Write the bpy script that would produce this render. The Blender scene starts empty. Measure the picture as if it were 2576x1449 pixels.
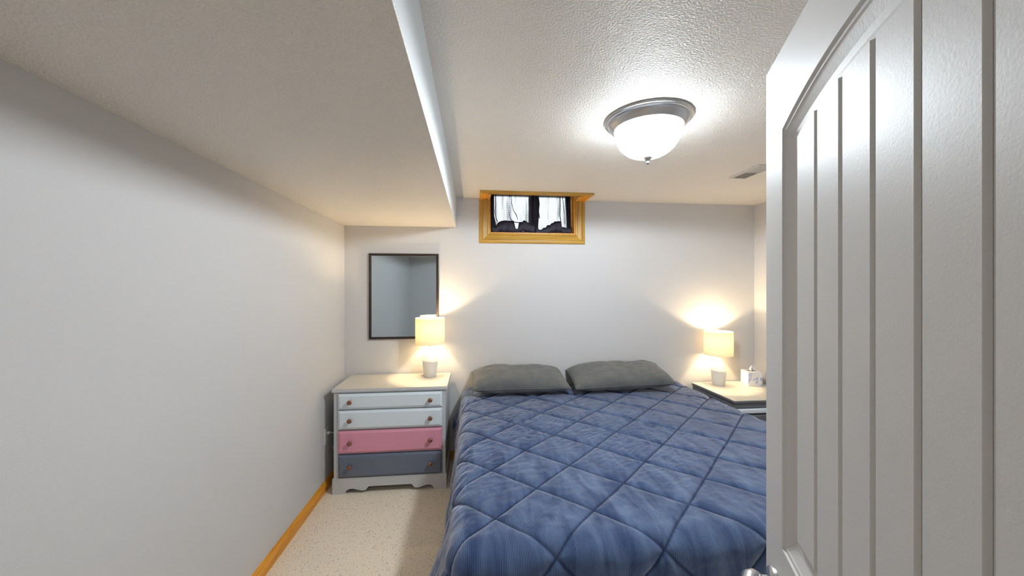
import bpy, bmesh, math, random
from mathutils import Vector, Matrix, noise
random.seed(7)
C = bpy.context.scene.collection
R = math.radians
PI = math.pi

# ------------------------------------------------------------------ camera, world, exposure
cam_d = bpy.data.cameras.new('camera'); cam = bpy.data.objects.new('camera', cam_d); C.objects.link(cam)
cam.location = (0, 0, 1.57); cam.rotation_euler = (R(90), 0, R(-6.006))
cam_d.sensor_width = 36; cam_d.lens = 12.885; cam_d.clip_start = 0.01
bpy.context.scene.camera = cam
vs = bpy.context.scene.view_settings
vs.view_transform = 'Standard'; vs.look = 'None'; vs.gamma = 1; vs.use_curve_mapping = False
vs.exposure = 0.84
LAMP_W = 7.5     # watts of each bedside bulb
BOWL_E = 14.0
SPOT_W = 95.0      # bulbs inside the ceiling bowl, below the reflector pan     # emission of the opal ceiling bowl
HALL_FILL_E = 35.0    # emission of the fill light added in the hallway, out of view
w = bpy.data.worlds.new('world'); bpy.context.scene.world = w; w.use_nodes = True
w.node_tree.nodes['Background'].inputs[0].default_value = (0.86, 0.95, 1.0, 1)
w.node_tree.nodes['Background'].inputs[1].default_value = 1.5

# ------------------------------------------------------------------ materials
def mat(name, col, rough=0.6, metal=0.0, bump=None, vary=None, spec=0.5, **kw):
    """bump=(scale, strength, distance[, detail]); vary=(scale, colour2, lo, hi)"""
    m = bpy.data.materials.new(name); m.use_nodes = True
    nt = m.node_tree; N = nt.nodes; L = nt.links; b = N['Principled BSDF']
    b.inputs['Base Color'].default_value = (*col, 1); b.inputs['Roughness'].default_value = rough
    b.inputs['Metallic'].default_value = metal; b.inputs['Specular IOR Level'].default_value = spec
    for k, v in kw.items(): b.inputs[k.replace('_', ' ')].default_value = v
    tc = N.new('ShaderNodeTexCoord')
    if bump:
        n = N.new('ShaderNodeTexNoise'); n.inputs['Scale'].default_value = bump[0]
        n.inputs['Detail'].default_value = bump[3] if len(bump) > 3 else 3
        L.new(tc.outputs['Object'], n.inputs['Vector'])
        bp = N.new('ShaderNodeBump'); bp.inputs['Strength'].default_value = bump[1]; bp.inputs['Distance'].default_value = bump[2]
        L.new(n.outputs['Fac'], bp.inputs['Height']); L.new(bp.outputs['Normal'], b.inputs['Normal'])
    if vary:
        n = N.new('ShaderNodeTexNoise'); n.inputs['Scale'].default_value = vary[0]; n.inputs['Detail'].default_value = 3
        L.new(tc.outputs['Object'], n.inputs['Vector'])
        r = N.new('ShaderNodeValToRGB'); r.color_ramp.elements[0].position = vary[2]; r.color_ramp.elements[1].position = vary[3]
        r.color_ramp.elements[0].color = (*col, 1); r.color_ramp.elements[1].color = (*vary[1], 1)
        L.new(n.outputs['Fac'], r.inputs['Fac']); L.new(r.outputs['Color'], b.inputs['Base Color'])
    return m

def knockdown(name, col, strength, dist, scale=95):
    m = mat(name, col, 0.42, spec=0.35)
    nt = m.node_tree; N = nt.nodes; L = nt.links; b = N['Principled BSDF']
    tc = N.new('ShaderNodeTexCoord'); n = N.new('ShaderNodeTexNoise'); n.inputs['Scale'].default_value = scale
    n.inputs['Detail'].default_value = 2.5; n.inputs['Roughness'].default_value = 0.45; n.inputs['Distortion'].default_value = 0.4
    L.new(tc.outputs['Object'], n.inputs['Vector'])
    r = N.new('ShaderNodeValToRGB'); r.color_ramp.elements[0].position = 0.38; r.color_ramp.elements[1].position = 0.70
    L.new(n.outputs['Fac'], r.inputs['Fac'])
    bp = N.new('ShaderNodeBump'); bp.inputs['Strength'].default_value = strength; bp.inputs['Distance'].default_value = dist
    L.new(r.outputs['Color'], bp.inputs['Height']); L.new(bp.outputs['Normal'], b.inputs['Normal'])
    return m

def wood(name, c1, c2, axis=0, rough=0.42):
    m = mat(name, c1, rough); nt = m.node_tree; N = nt.nodes; L = nt.links; b = N['Principled BSDF']
    tc = N.new('ShaderNodeTexCoord'); mp = N.new('ShaderNodeMapping')
    sc = [22, 22, 22]; sc[axis] = 1.3
    mp.inputs['Scale'].default_value = sc; L.new(tc.outputs['Object'], mp.inputs['Vector'])
    n = N.new('ShaderNodeTexNoise'); n.inputs['Scale'].default_value = 2.2; n.inputs['Detail'].default_value = 6; n.inputs['Distortion'].default_value = 0.6
    L.new(mp.outputs['Vector'], n.inputs['Vector'])
    r = N.new('ShaderNodeValToRGB'); r.color_ramp.elements[0].position = 0.36; r.color_ramp.elements[1].position = 0.66
    r.color_ramp.elements[0].color = (*c2, 1); r.color_ramp.elements[1].color = (*c1, 1)
    L.new(n.outputs['Fac'], r.inputs['Fac']); L.new(r.outputs['Color'], b.inputs['Base Color'])
    return m

M = {}
M['wall'] = mat('wall_paint', (0.66, 0.65, 0.645), 0.62, bump=(190, 0.25, 0.0012, 2), spec=0.3)
M['ceil'] = knockdown('ceiling_paint', (0.90, 0.85, 0.78), 0.6, 0.0035, 140)
M['soffit'] = knockdown('soffit_paint', (0.90, 0.84, 0.76), 0.7, 0.004, 140)
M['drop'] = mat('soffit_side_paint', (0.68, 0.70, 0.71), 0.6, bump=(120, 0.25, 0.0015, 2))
M['door'] = mat('door_paint', (0.66, 0.645, 0.63), 0.50, bump=(330, 0.15, 0.0008, 2), spec=0.32)
M['oakx'] = wood('oak_casing', (0.58, 0.33, 0.045), (0.45, 0.23, 0.025), 0)
M['oaky'] = wood('oak_baseboard', (0.92, 0.42, 0.04), (0.70, 0.28, 0.02), 1)
M['oakz'] = wood('oak_upright', (0.58, 0.33, 0.045), (0.45, 0.23, 0.025), 2)
M['grey_paint'] = mat('grey_paint', (0.58, 0.585, 0.60), 0.45, vary=(9, (0.60, 0.605, 0.62), .4, .6))
M['cream_top'] = mat('cream_paint', (0.60, 0.57, 0.51), 0.42, vary=(5, (0.62, 0.59, 0.525), .4, .6))
M['pale_drawer'] = mat('pale_grey_paint', (0.80, 0.88, 0.94), 0.42)
M['pink_drawer'] = mat('pink_paint', (0.80, 0.34, 0.46), 0.45)
M['dark_drawer'] = mat('slate_paint', (0.15, 0.175, 0.24), 0.42)
M['edge_grey'] = mat('dark_edge_paint', (0.14, 0.14, 0.15), 0.4)
M['knob'] = mat('copper_knob', (0.30, 0.135, 0.085), 0.3, 0.55)
M['black_frame'] = mat('black_frame', (0.018, 0.014, 0.014), 0.3, vary=(30, (0.03, 0.02, 0.018), .4, .6))
M['mirror'] = mat('mirror_glass', (0.56, 0.64, 0.68), 0.02, 1.0)
M['ceramic'] = mat('white_ceramic', (0.80, 0.79, 0.77), 0.35)
M['ceramic_b'] = mat('white_ceramic_matte', (0.74, 0.725, 0.70), 0.7, bump=(300, 0.2, 0.0006))
M['brass'] = mat('brass', (0.75, 0.58, 0.25), 0.3, 0.9)
M['white_plastic'] = mat('white_plastic', (0.74, 0.73, 0.70), 0.4)
M['nickel'] = mat('brushed_nickel', (0.52, 0.52, 0.53), 0.28, 1.0, bump=(400, 0.04, 0.0004))
M['vent'] = mat('vent_paint', (0.66, 0.64, 0.60), 0.5)
M['vent_back'] = mat('vent_backing_grey', (0.6, 0.6, 0.6), 0.7)  # plain grey of the plate behind the slats
M['pillow'] = mat('grey_cotton', (0.130, 0.132, 0.126), 0.9, bump=(420, 0.25, 0.0008, 2), vary=(14, (0.16, 0.158, 0.148), .35, .65), Sheen_Weight=0.25)
M['mattress'] = mat('mattress_fabric', (0.5, 0.5, 0.5), 0.9)
M['base_dark'] = mat('dark_base_fabric', (0.03, 0.014, 0.018), 0.9)
M['navy'] = mat('navy_curtain', (0.022, 0.020, 0.040), 0.6, bump=(300, 0.3, 0.001))
M['tissue'] = mat('tissue_paper', (0.82, 0.80, 0.78), 0.9)
M['pink_plastic'] = mat('pink_plastic', (0.5, 0.27, 0.30), 0.5)
M['sash'] = mat('vinyl_sash', (0.72, 0.72, 0.70), 0.4)
M['dark_slot'] = mat('dark_slot', (0.05, 0.05, 0.05), 0.7)

def glass_mat():
    m = bpy.data.materials.new('window_glass'); m.use_nodes = True; b = m.node_tree.nodes['Principled BSDF']
    b.inputs['Transmission Weight'].default_value = 1; b.inputs['Roughness'].default_value = 0.0; b.inputs['IOR'].default_value = 1.02
    b.inputs['Base Color'].default_value = (1, 1, 1, 1); return m
M['glass'] = glass_mat()

def bowl_mat():
    m = mat('opal_glass_lit', (0.9, 0.9, 0.9), 0.25)
    b = m.node_tree.nodes['Principled BSDF']
    b.inputs['Emission Color'].default_value = (0.80, 0.91, 1.0, 1); b.inputs['Emission Strength'].default_value = BOWL_E
    nt = m.node_tree; tr = nt.nodes.new('ShaderNodeBsdfTransparent'); mx = nt.nodes.new('ShaderNodeMixShader'); mx.inputs[0].default_value = 0.5
    nt.links.new(tr.outputs[0], mx.inputs[1]); nt.links.new(b.outputs[0], mx.inputs[2]); nt.links.new(mx.outputs[0], nt.nodes['Material Output'].inputs[0])
    return m
M['bowl'] = bowl_mat()

def shade_mat():
    m = bpy.data.materials.new('linen_shade'); m.use_nodes = True; nt = m.node_tree; N = nt.nodes; L = nt.links
    N.remove(N['Principled BSDF']); out = N['Material Output']
    d = N.new('ShaderNodeBsdfDiffuse'); d.inputs[0].default_value = (0.80, 0.77, 0.68, 1)
    t = N.new('ShaderNodeBsdfTranslucent'); t.inputs[0].default_value = (0.95, 0.86, 0.66, 1)
    tc = N.new('ShaderNodeTexCoord'); n = N.new('ShaderNodeTexNoise'); n.inputs['Scale'].default_value = 260
    L.new(tc.outputs['Object'], n.inputs['Vector'])
    bp = N.new('ShaderNodeBump'); bp.inputs['Strength'].default_value = 0.15; bp.inputs['Distance'].default_value = 0.001
    L.new(n.outputs['Fac'], bp.inputs['Height']); L.new(bp.outputs['Normal'], d.inputs['Normal'])
    mx = N.new('ShaderNodeMixShader'); mx.inputs[0].default_value = 0.2
    L.new(d.outputs[0], mx.inputs[1]); L.new(t.outputs[0], mx.inputs[2]); L.new(mx.outputs[0], out.inputs[0])
    return m
M['shade'] = shade_mat()

def sheer_mat():
    m = bpy.data.materials.new('sheer_curtain'); m.use_nodes = True; nt = m.node_tree; N = nt.nodes; L = nt.links
    N.remove(N['Principled BSDF']); out = N['Material Output']
    d = N.new('ShaderNodeBsdfDiffuse'); d.inputs[0].default_value = (0.03, 0.03, 0.06, 1)
    t = N.new('ShaderNodeBsdfTransparent'); t.inputs[0].default_value = (1, 1, 1, 1)
    tc = N.new('ShaderNodeTexCoord'); wv = N.new('ShaderNodeTexWave'); wv.bands_direction = 'Z'
    wv.inputs['Scale'].default_value = 32; wv.inputs['Distortion'].default_value = 1.2; wv.inputs['Detail'].default_value = 2
    L.new(tc.outputs['Object'], wv.inputs['Vector'])
    mr = N.new('ShaderNodeMapRange'); mr.inputs['To Min'].default_value = 0.70; mr.inputs['To Max'].default_value = 0.36
    L.new(wv.outputs['Fac'], mr.inputs['Value'])
    mx = N.new('ShaderNodeMixShader'); mpp = N.new('ShaderNodeMapping'); mpp.inputs['Scale'].default_value = (34, 1, 3); L.new(tc.outputs['Object'], mpp.inputs['Vector'])
    ng = N.new('ShaderNodeTexNoise'); ng.inputs['Scale'].default_value = 1; ng.inputs['Detail'].default_value = 2; L.new(mpp.outputs[0], ng.inputs['Vector'])
    mg = N.new('ShaderNodeMapRange'); mg.inputs['From Min'].default_value = .5; mg.inputs['From Max'].default_value = .8; mg.inputs['To Max'].default_value = .45; L.new(ng.outputs['Fac'], mg.inputs['Value'])
    ad = N.new('ShaderNodeMath'); ad.use_clamp = True; L.new(mr.outputs[0], ad.inputs[0]); L.new(mg.outputs[0], ad.inputs[1]); L.new(ad.outputs[0], mx.inputs[0])
    L.new(t.outputs[0], mx.inputs[1]); L.new(d.outputs[0], mx.inputs[2]); L.new(mx.outputs[0], out.inputs[0])
    return m
M['sheer'] = sheer_mat()

def carpet_mat():
    m = mat('berber_carpet', (0.60, 0.50, 0.38), 0.95, spec=0.1)
    nt = m.node_tree; N = nt.nodes; L = nt.links; b = N['Principled BSDF']; tc = N.new('ShaderNodeTexCoord')
    n = N.new('ShaderNodeTexNoise'); n.inputs['Scale'].default_value = 160; n.inputs['Detail'].default_value = 2; L.new(tc.outputs['Object'], n.inputs['Vector'])
    r = N.new('ShaderNodeValToRGB'); e = r.color_ramp.elements
    e[0].position = 0.30; e[0].color = (0.78, 0.64, 0.46, 1); e[1].position = 0.62; e[1].color = (0.95, 0.86, 0.71, 1)
    L.new(n.outputs['Fac'], r.inputs['Fac'])
    v = N.new('ShaderNodeTexVoronoi'); v.inputs['Scale'].default_value = 85; v.inputs['Randomness'].default_value = 1
    nd = N.new('ShaderNodeTexNoise'); nd.inputs['Scale'].default_value = 120; nd.inputs['Detail'].default_value = 3; L.new(tc.outputs['Object'], nd.inputs['Vector'])
    vm = N.new('ShaderNodeVectorMath'); vm.operation = 'MULTIPLY_ADD'; vm.inputs[1].default_value = (.012,.012,.012); L.new(nd.outputs['Color'], vm.inputs[0]); L.new(tc.outputs['Object'], vm.inputs[2]); L.new(vm.outputs[0], v.inputs['Vector'])
    lt = N.new('ShaderNodeMath'); lt.operation = 'LESS_THAN'; L.new(v.outputs['Distance'], lt.inputs[0])
    sp = N.new('ShaderNodeSeparateColor'); L.new(v.outputs['Color'], sp.inputs[0])
    sz = N.new('ShaderNodeMath'); sz.operation = 'MULTIPLY_ADD'; sz.inputs[1].default_value = .18; sz.inputs[2].default_value = .12; L.new(sp.outputs[1], sz.inputs[0]); L.new(sz.outputs[0], lt.inputs[1])
    g2 = N.new('ShaderNodeMath'); g2.operation = 'GREATER_THAN'; g2.inputs[1].default_value = 0.45; L.new(sp.outputs[0], g2.inputs[0])
    mu = N.new('ShaderNodeMath'); mu.operation = 'MULTIPLY'; L.new(lt.outputs[0], mu.inputs[0]); L.new(g2.outputs[0], mu.inputs[1])
    mf = N.new('ShaderNodeMath'); mf.operation = 'MULTIPLY'; mf.inputs[1].default_value = 0.75; L.new(mu.outputs[0], mf.inputs[0])
    mx = N.new('ShaderNodeMix'); mx.data_type = 'RGBA'; L.new(mf.outputs[0], mx.inputs[0]); L.new(r.outputs[0], mx.inputs[6]); mx.inputs[7].default_value = (0.14, 0.09, 0.05, 1)
    L.new(mx.outputs[2], b.inputs['Base Color'])
    bp = N.new('ShaderNodeBump'); bp.inputs['Strength'].default_value = 0.6; bp.inputs['Distance'].default_value = 0.006
    L.new(n.outputs['Fac'], bp.inputs['Height']); L.new(bp.outputs['Normal'], b.inputs['Normal'])
    return m
M['carpet'] = carpet_mat()

def quilt_mat():
    m = mat('corduroy_quilt', (0.085, 0.13, 0.24), 0.8, spec=0.2, Sheen_Weight=1.0, Sheen_Roughness=0.38)
    nt = m.node_tree; N = nt.nodes; L = nt.links; b = N['Principled BSDF']
    b.inputs['Sheen Tint'].default_value = (0.86, 0.88, 1.0, 1)
    uv = N.new('ShaderNodeUVMap'); sx = N.new('ShaderNodeSeparateXYZ'); L.new(uv.outputs[0], sx.inputs[0])
    # uv.x is the cloth coordinate across the bed in metres: ribs every 7 mm
    mu = N.new('ShaderNodeMath'); mu.operation = 'MULTIPLY'; mu.inputs[1].default_value = 2 * PI / 0.0060; L.new(sx.outputs[0], mu.inputs[0])
    si = N.new('ShaderNodeMath'); si.operation = 'SINE'; L.new(mu.outputs[0], si.inputs[0])
    mr = N.new('ShaderNodeMapRange'); mr.inputs['From Min'].default_value = -1; L.new(si.outputs[0], mr.inputs['Value'])
    bp = N.new('ShaderNodeBump'); bp.inputs['Strength'].default_value = 0.9; bp.inputs['Distance'].default_value = 0.0011
    L.new(mr.outputs[0], bp.inputs['Height'])
    mp = N.new('ShaderNodeMapping'); mp.inputs['Scale'].default_value = (13, 4, 1); L.new(uv.outputs[0], mp.inputs['Vector'])
    n = N.new('ShaderNodeTexNoise'); n.inputs['Scale'].default_value = 1.0; n.inputs['Detail'].default_value = 5; n.inputs['Distortion'].default_value = 1.0
    L.new(mp.outputs[0], n.inputs['Vector'])
    bp2 = N.new('ShaderNodeBump'); bp2.inputs['Strength'].default_value = 0.35; bp2.inputs['Distance'].default_value = 0.02
    L.new(n.outputs['Fac'], bp2.inputs['Height']); L.new(bp.outputs['Normal'], bp2.inputs['Normal']); L.new(bp2.outputs['Normal'], b.inputs['Normal'])
    r = N.new('ShaderNodeValToRGB'); r.color_ramp.elements[0].position = 0.35; r.color_ramp.elements[1].position = 0.7
    r.color_ramp.elements[0].color = (0.036, 0.066, 0.155, 1); r.color_ramp.elements[1].color = (0.118, 0.175, 0.300, 1)
    L.new(n.outputs['Fac'], r.inputs['Fac'])
    mx = N.new('ShaderNodeMix'); mx.data_type = 'RGBA'; mx.blend_type = 'MULTIPLY'
    cr = N.new('ShaderNodeValToRGB'); cr.color_ramp.elements[0].position = 0.0; cr.color_ramp.elements[1].position = 0.55
    cr.color_ramp.elements[0].color = (0.50, 0.51, 0.58, 1); cr.color_ramp.elements[1].color = (1.1, 1.1, 1.1, 1)
    L.new(mr.outputs[0], cr.inputs['Fac']); mx.inputs[0].default_value = 1
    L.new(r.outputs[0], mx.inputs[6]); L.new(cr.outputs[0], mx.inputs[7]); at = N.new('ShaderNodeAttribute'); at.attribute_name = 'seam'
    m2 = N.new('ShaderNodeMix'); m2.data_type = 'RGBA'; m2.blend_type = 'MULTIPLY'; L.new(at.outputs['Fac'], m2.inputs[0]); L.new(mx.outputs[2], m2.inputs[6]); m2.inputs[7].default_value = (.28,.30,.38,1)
    L.new(m2.outputs[2], b.inputs['Base Color'])
    sm = N.new('ShaderNodeMapRange'); sm.inputs['To Min'].default_value = 1.0; sm.inputs['To Max'].default_value = 0.0; L.new(at.outputs['Fac'], sm.inputs['Value']); L.new(sm.outputs[0], b.inputs['Sheen Weight'])
    return m
M['quilt'] = quilt_mat()

def tissue_box_mat():
    m = mat('tissue_box_print', (0.80, 0.80, 0.82), 0.55)
    nt = m.node_tree; N = nt.nodes; L = nt.links; b = N['Principled BSDF']; tc = N.new('ShaderNodeTexCoord')
    n = N.new('ShaderNodeTexNoise'); n.inputs['Scale'].default_value = 24; n.inputs['Detail'].default_value = 3; n.inputs['Distortion'].default_value = 1
    L.new(tc.outputs['Object'], n.inputs['Vector'])
    r = N.new('ShaderNodeValToRGB'); e = r.color_ramp.elements
    e[0].position = 0.54; e[0].color = (0.80, 0.79, 0.80, 1); e[1].position = 0.64; e[1].color = (0.36, 0.45, 0.72, 1)
    x = e.new(0.30); x.color = (0.80, 0.79, 0.80, 1); x = e.new(0.26); x.color = (0.45, 0.45, 0.50, 1)
    L.new(n.outputs['Fac'], r.inputs['Fac']); L.new(r.outputs[0], b.inputs['Base Color']); return m
M['tbox'] = tissue_box_mat()

# ------------------------------------------------------------------ helpers
def add_box(bm, x0, x1, y0, y1, z0, z1, bev=0.0, seg=2):
    vs_ = [bm.verts.new(p) for p in [(x0,y0,z0),(x1,y0,z0),(x1,y1,z0),(x0,y1,z0),(x0,y0,z1),(x1,y0,z1),(x1,y1,z1),(x0,y1,z1)]]
    fs = [bm.faces.new([vs_[i] for i in f]) for f in [(3,2,1,0),(4,5,6,7),(0,1,5,4),(1,2,6,5),(2,3,7,6),(3,0,4,7)]]
    if bev > 0:
        ed = list({e for f in fs for e in f.edges})
        bmesh.ops.bevel(bm, geom=ed, offset=bev, segments=seg, affect='EDGES', profile=0.5)
    return bm

def add_lathe(bm, prof, seg=40, center=(0,0,0)):
    """prof: list of (r, z), from one end to the other"""
    cx, cy, cz = center; rings = []
    for r, z in prof:
        if r < 1e-6: rings.append([bm.verts.new((cx, cy, cz+z))])
        else: rings.append([bm.verts.new((cx+r*math.cos(2*PI*i/seg), cy+r*math.sin(2*PI*i/seg), cz+z)) for i in range(seg)])
    for a, b in zip(rings, rings[1:]):
        for i in range(seg):
            j = (i+1) % seg
            if len(a) == 1 and len(b) == 1: continue
            if len(a) == 1: bm.faces.new((a[0], b[j], b[i]))
            elif len(b) == 1: bm.faces.new((a[i], a[j], b[0]))
            else: bm.faces.new((a[i], a[j], b[j], b[i]))
    return bm

def add_tube(bm, pts, r, seg=8, closed=False):
    pts = [Vector(p) for p in pts]; n = len(pts); rings = []
    up = Vector((0.13, 0.31, 0.94))
    for i, p in enumerate(pts):
        a = pts[(i-1) % n] if (closed or i > 0) else p; b = pts[(i+1) % n] if (closed or i < n-1) else p
        t = (b-a).normalized(); s = t.cross(up)
        if s.length < 1e-4: s = t.cross(Vector((1, 0, 0)))
        s.normalize(); q = s.cross(t)
        rr = r[i] if isinstance(r, (list, tuple)) else r
        rings.append([bm.verts.new(p + s*rr*math.cos(2*PI*k/seg) + q*rr*math.sin(2*PI*k/seg)) for k in range(seg)])
    m = n if closed else n-1
    for i in range(m):
        a = rings[i]; b = rings[(i+1) % n]
        for k in range(seg): bm.faces.new((a[k], a[(k+1) % seg], b[(k+1) % seg], b[k]))
    if not closed: bm.faces.new(list(reversed(rings[0]))); bm.faces.new(rings[-1])
    return bm

def add_prism(bm, poly, axis, a0, a1):
    """extrude a 2D polygon: axis 'y' -> poly (x,z); 'x' -> (y,z); 'z' -> (x,y)"""
    def P(p, a): return {'y': (p[0], a, p[1]), 'x': (a, p[0], p[1]), 'z': (p[0], p[1], a)}[axis]
    A = [bm.verts.new(P(p, a0)) for p in poly]; B = [bm.verts.new(P(p, a1)) for p in poly]
    n = len(poly); bm.faces.new(A); bm.faces.new(list(reversed(B)))
    for i in range(n): bm.faces.new((A[i], B[i], B[(i+1) % n], A[(i+1) % n]))
    return bm

def obj(name, bm, material, parent=None, smooth=False, angle=None):
    bmesh.ops.recalc_face_normals(bm, faces=bm.faces)
    me = bpy.data.meshes.new(name); bm.to_mesh(me); bm.free()
    me.materials.append(material)
    if smooth or angle: me.shade_smooth()
    if angle:
        bm2 = bmesh.new(); bm2.from_mesh(me)
        for e in bm2.edges:
            if len(e.link_faces) == 2 and e.calc_face_angle(0) > R(angle): e.smooth = False
        bm2.to_mesh(me); bm2.free()
    o = bpy.data.objects.new(name, me); C.objects.link(o)
    if parent: o.parent = parent
    return o

def tag(o, label, cat, group=None):
    o['label'] = label; o['category'] = cat
    if group: o['group'] = group
    return o
def thing(name, label, cat, loc=(0,0,0), rz=0, group=None):
    o = bpy.data.objects.new(name, None); C.objects.link(o); o.location = loc; o.rotation_euler = (0,0,rz)
    o.empty_display_size = 0.05
    return tag(o, label, cat, group)
def struct(o): o['kind'] = 'structure'; return o
def struct_empty(name, loc=(0,0,0), rz=0):
    o = bpy.data.objects.new(name, None); C.objects.link(o); o.location = loc; o.rotation_euler = (0,0,rz); return struct(o)
def copy_tree(o, parent=None):
    c = o.copy(); C.objects.link(c); c.parent = parent
    for ch in list(o.children): copy_tree(ch, c)
    return c
BM = bmesh.new

# ------------------------------------------------------------------ room shell
XL, XR, YB, YF, ZC = -1.142, 2.80, 3.40, 0.02, 2.40      # left, right, far wall, door wall, ceiling
ZS, XS = 2.127, -0.157                                    # soffit underside and its right face
WX0, WX1, WZ0, WZ1 = 0.147, 0.961, 2.078, 2.50            # window opening
CY = 3.205                                                # where the opening cuts forward into the ceiling
DX0, DX1 = -0.487, 0.297                                  # doorway
HB = -1.30                                                # hallway far side

struct(obj('floor', add_box(BM(), XL-.1, XR+.1, HB-.1, YB+.1, -0.05, 0), M['carpet']))
struct(obj('wall_left', add_box(BM(), XL-.1, XL, HB-.1, YB+.1, 0, 2.6), M['wall']))
struct(obj('wall_right', add_box(BM(), XR, XR+.1, HB-.1, YB+.1, 0, 2.6), M['wall']))
b = BM()
add_box(b, XL, WX0, YB, YB+.22, 0, 2.6); add_box(b, WX1, XR, YB, YB+.22, 0, 2.6)
add_box(b, WX0, WX1, YB, YB+.22, 0, WZ0); add_box(b, WX0, WX1, YB, YB+.22, WZ1, 2.6)
struct(obj('wall_back', b, M['wall']))
b = BM()
add_box(b, XL, DX0, YF-.12, YF, 0, ZC); add_box(b, DX1, XR, YF-.12, YF, 0, ZC); add_box(b, DX0, DX1, YF-.12, YF, 2.06, ZC)
struct(obj('wall_front', b, M['wall']))
struct(obj('wall_hall', add_box(BM(), XL, XR, HB-.1, HB, 0, ZC), M['wall']))
b = BM()
add_box(b, XL, WX0, HB, YB, ZC, ZC+.06); add_box(b, WX1, XR, HB, YB, ZC, ZC+.06); add_box(b, WX0, WX1, HB, CY, ZC, ZC+.06)
ceil = struct(obj('ceiling', b, M['ceil']))
# dropped soffit along the left wall
sf = struct_empty('ceiling_soffit', (0, 0, 0))
b = BM(); add_box(b, XL, XS, YF, YB, ZS, ZS+.012); obj('soffit_underside', b, M['soffit'], sf)
b = BM(); add_box(b, XS-.012, XS, YF, YB, ZS+.012, ZC); obj('soffit_side', b, M['drop'], sf)

# baseboards (stepped oak profile)
def base_poly(s):   # distance from wall, height
    return [(0,0),(s*.014,0),(s*.014,.050),(s*.0125,.054),(s*.008,.056),(s*.008,.059),(s*.0125,.061),(s*.0125,.068),(s*.007,.071),(s*.007,.078),(s*.005,.083),(0,.083)]
b = BM(); add_prism(b, [(XL+p[0], p[1]) for p in base_poly(1)], 'y', YF, YB); struct(obj('baseboard_left', b, M['oaky']))
b = BM(); add_prism(b, [(YB+p[0], p[1]) for p in base_poly(-1)], 'x', XL+.014, XR-.014); struct(obj('baseboard_back', b, M['oakx']))
b = BM(); add_prism(b, [(XR+p[0], p[1]) for p in base_poly(-1)], 'y', YF, YB); struct(obj('baseboard_right', b, M['oaky']))

# doorway casing and jamb in oak
dj = struct_empty('trim_1')
obj('jamb', add_box(BM(), DX0-.001, DX0+.012, YF-.121, YF, 0, 2.06), M['oakz'], dj)
obj('head_jamb', add_box(BM(), DX0, DX1, YF-.121, YF, 2.048, 2.06), M['oakx'], dj)
obj('side_casing', add_box(BM(), DX0-.062, DX0, YF, YF+.014, 0, 2.12, .003), M['oakz'], dj)
obj('head_casing', add_box(BM(), DX0-.062, DX1+.0, YF, YF+.014, 2.06, 2.12, .003), M['oakx'], dj)

# ------------------------------------------------------------------ window
win = struct_empty('window_1', (0,0,0))
# casing profile across its width: (distance from the opening, thickness)
CP = [(0.0,0.0),(0.0,.009),(.005,.013),(.014,.014),(.016,.009),(.020,.0065),(.024,.009),(.046,.012),(.058,.016),(.061,.012),(.064,.012),(.067,.020),(.078,.021),(.088,.018),(.092,.011),(.092,0.0)]
def casing(path, out, nor, name, material):
    """path: two inner end points; out: (start, end) outward vectors of unit width for mitres; nor: thickness direction"""
    b = BM(); rows = []
    for P, O in zip(path, out):
        rows.append([b.verts.new(Vector(P) + Vector(O)*d + Vector(nor)*(h+.0003)) for d, h in CP])
    n = len(CP)
    for i in range(n): b.faces.new((rows[0][i], rows[0][(i+1) % n], rows[1][(i+1) % n], rows[1][i]))
    b.faces.new(rows[0]); b.faces.new(list(reversed(rows[1])))
    return obj(name, b, material, win, angle=35)
N_ = (0,-1,0)
casing([(WX0,YB,WZ0),(WX0,YB,ZC)], [(-1,0,-1),(-1,0,0)], N_, 'side_casing', M['oakz'])
casing([(WX1,YB,WZ0),(WX1,YB,ZC)], [(1,0,-1),(1,0,0)], N_, 'side_casing', M['oakz'])
casing([(WX0,YB,WZ0),(WX1,YB,WZ0)], [(-1,0,-1),(1,0,-1)], N_, 'bottom_casing', M['oakx'])
D_ = (0,0,-1); yy = CY
casing([(WX0,yy,ZC),(WX1,yy,ZC)], [(-1,-1,0),(1,-1,0)], D_, 'ceiling_casing', M['oakx'])
casing([(WX0,yy,ZC),(WX0,YB-.018,ZC)], [(-1,-1,0),(-1,0,0)], D_, 'ceiling_casing', M['oaky'])
casing([(WX1,yy,ZC),(WX1,YB-.018,ZC)], [(1,-1,0),(1,0,0)], D_, 'ceiling_casing', M['oaky'])
# oak lined reveal
b = BM()
add_box(b, WX0-.0, WX0+.010, YB-.0, YB+.20, WZ0, WZ1); add_box(b, WX1-.010, WX1, YB, YB+.20, WZ0, WZ1)
add_box(b, WX0+.01, WX1-.01, YB, YB+.20, WZ0, WZ0+.010)
obj('reveal_board', b, M['oaky'], win)
b = BM()
add_box(b, WX0, WX0+.01, CY, YB, ZC+.0, WZ1); add_box(b, WX1-.01, WX1, CY, YB, ZC, WZ1)
add_box(b, WX0, WX1, CY-.01, CY, ZC, WZ1); add_box(b, WX0, WX1, CY, YB+.20, WZ1, WZ1+.012)
obj('recess_board', b, M['oakx'], win)
b = BM(); sy = YB+.150
add_box(b, WX0+.01, WX0+.045, sy, sy+.04, WZ0+.01, WZ1); add_box(b, WX1-.045, WX1-.01, sy, sy+.04, WZ0+.01, WZ1)
add_box(b, WX0+.045, WX1-.045, sy, sy+.04, WZ0+.01, WZ0+.045); add_box(b, WX0+.045, WX1-.045, sy, sy+.04, WZ1-.035, WZ1)
add_box(b, (WX0+WX1)/2-.016, (WX0+WX1)/2+.016, sy, sy+.04, WZ0+.045, WZ1-.035)
obj('sash_frame', b, M['sash'], win)
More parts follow.
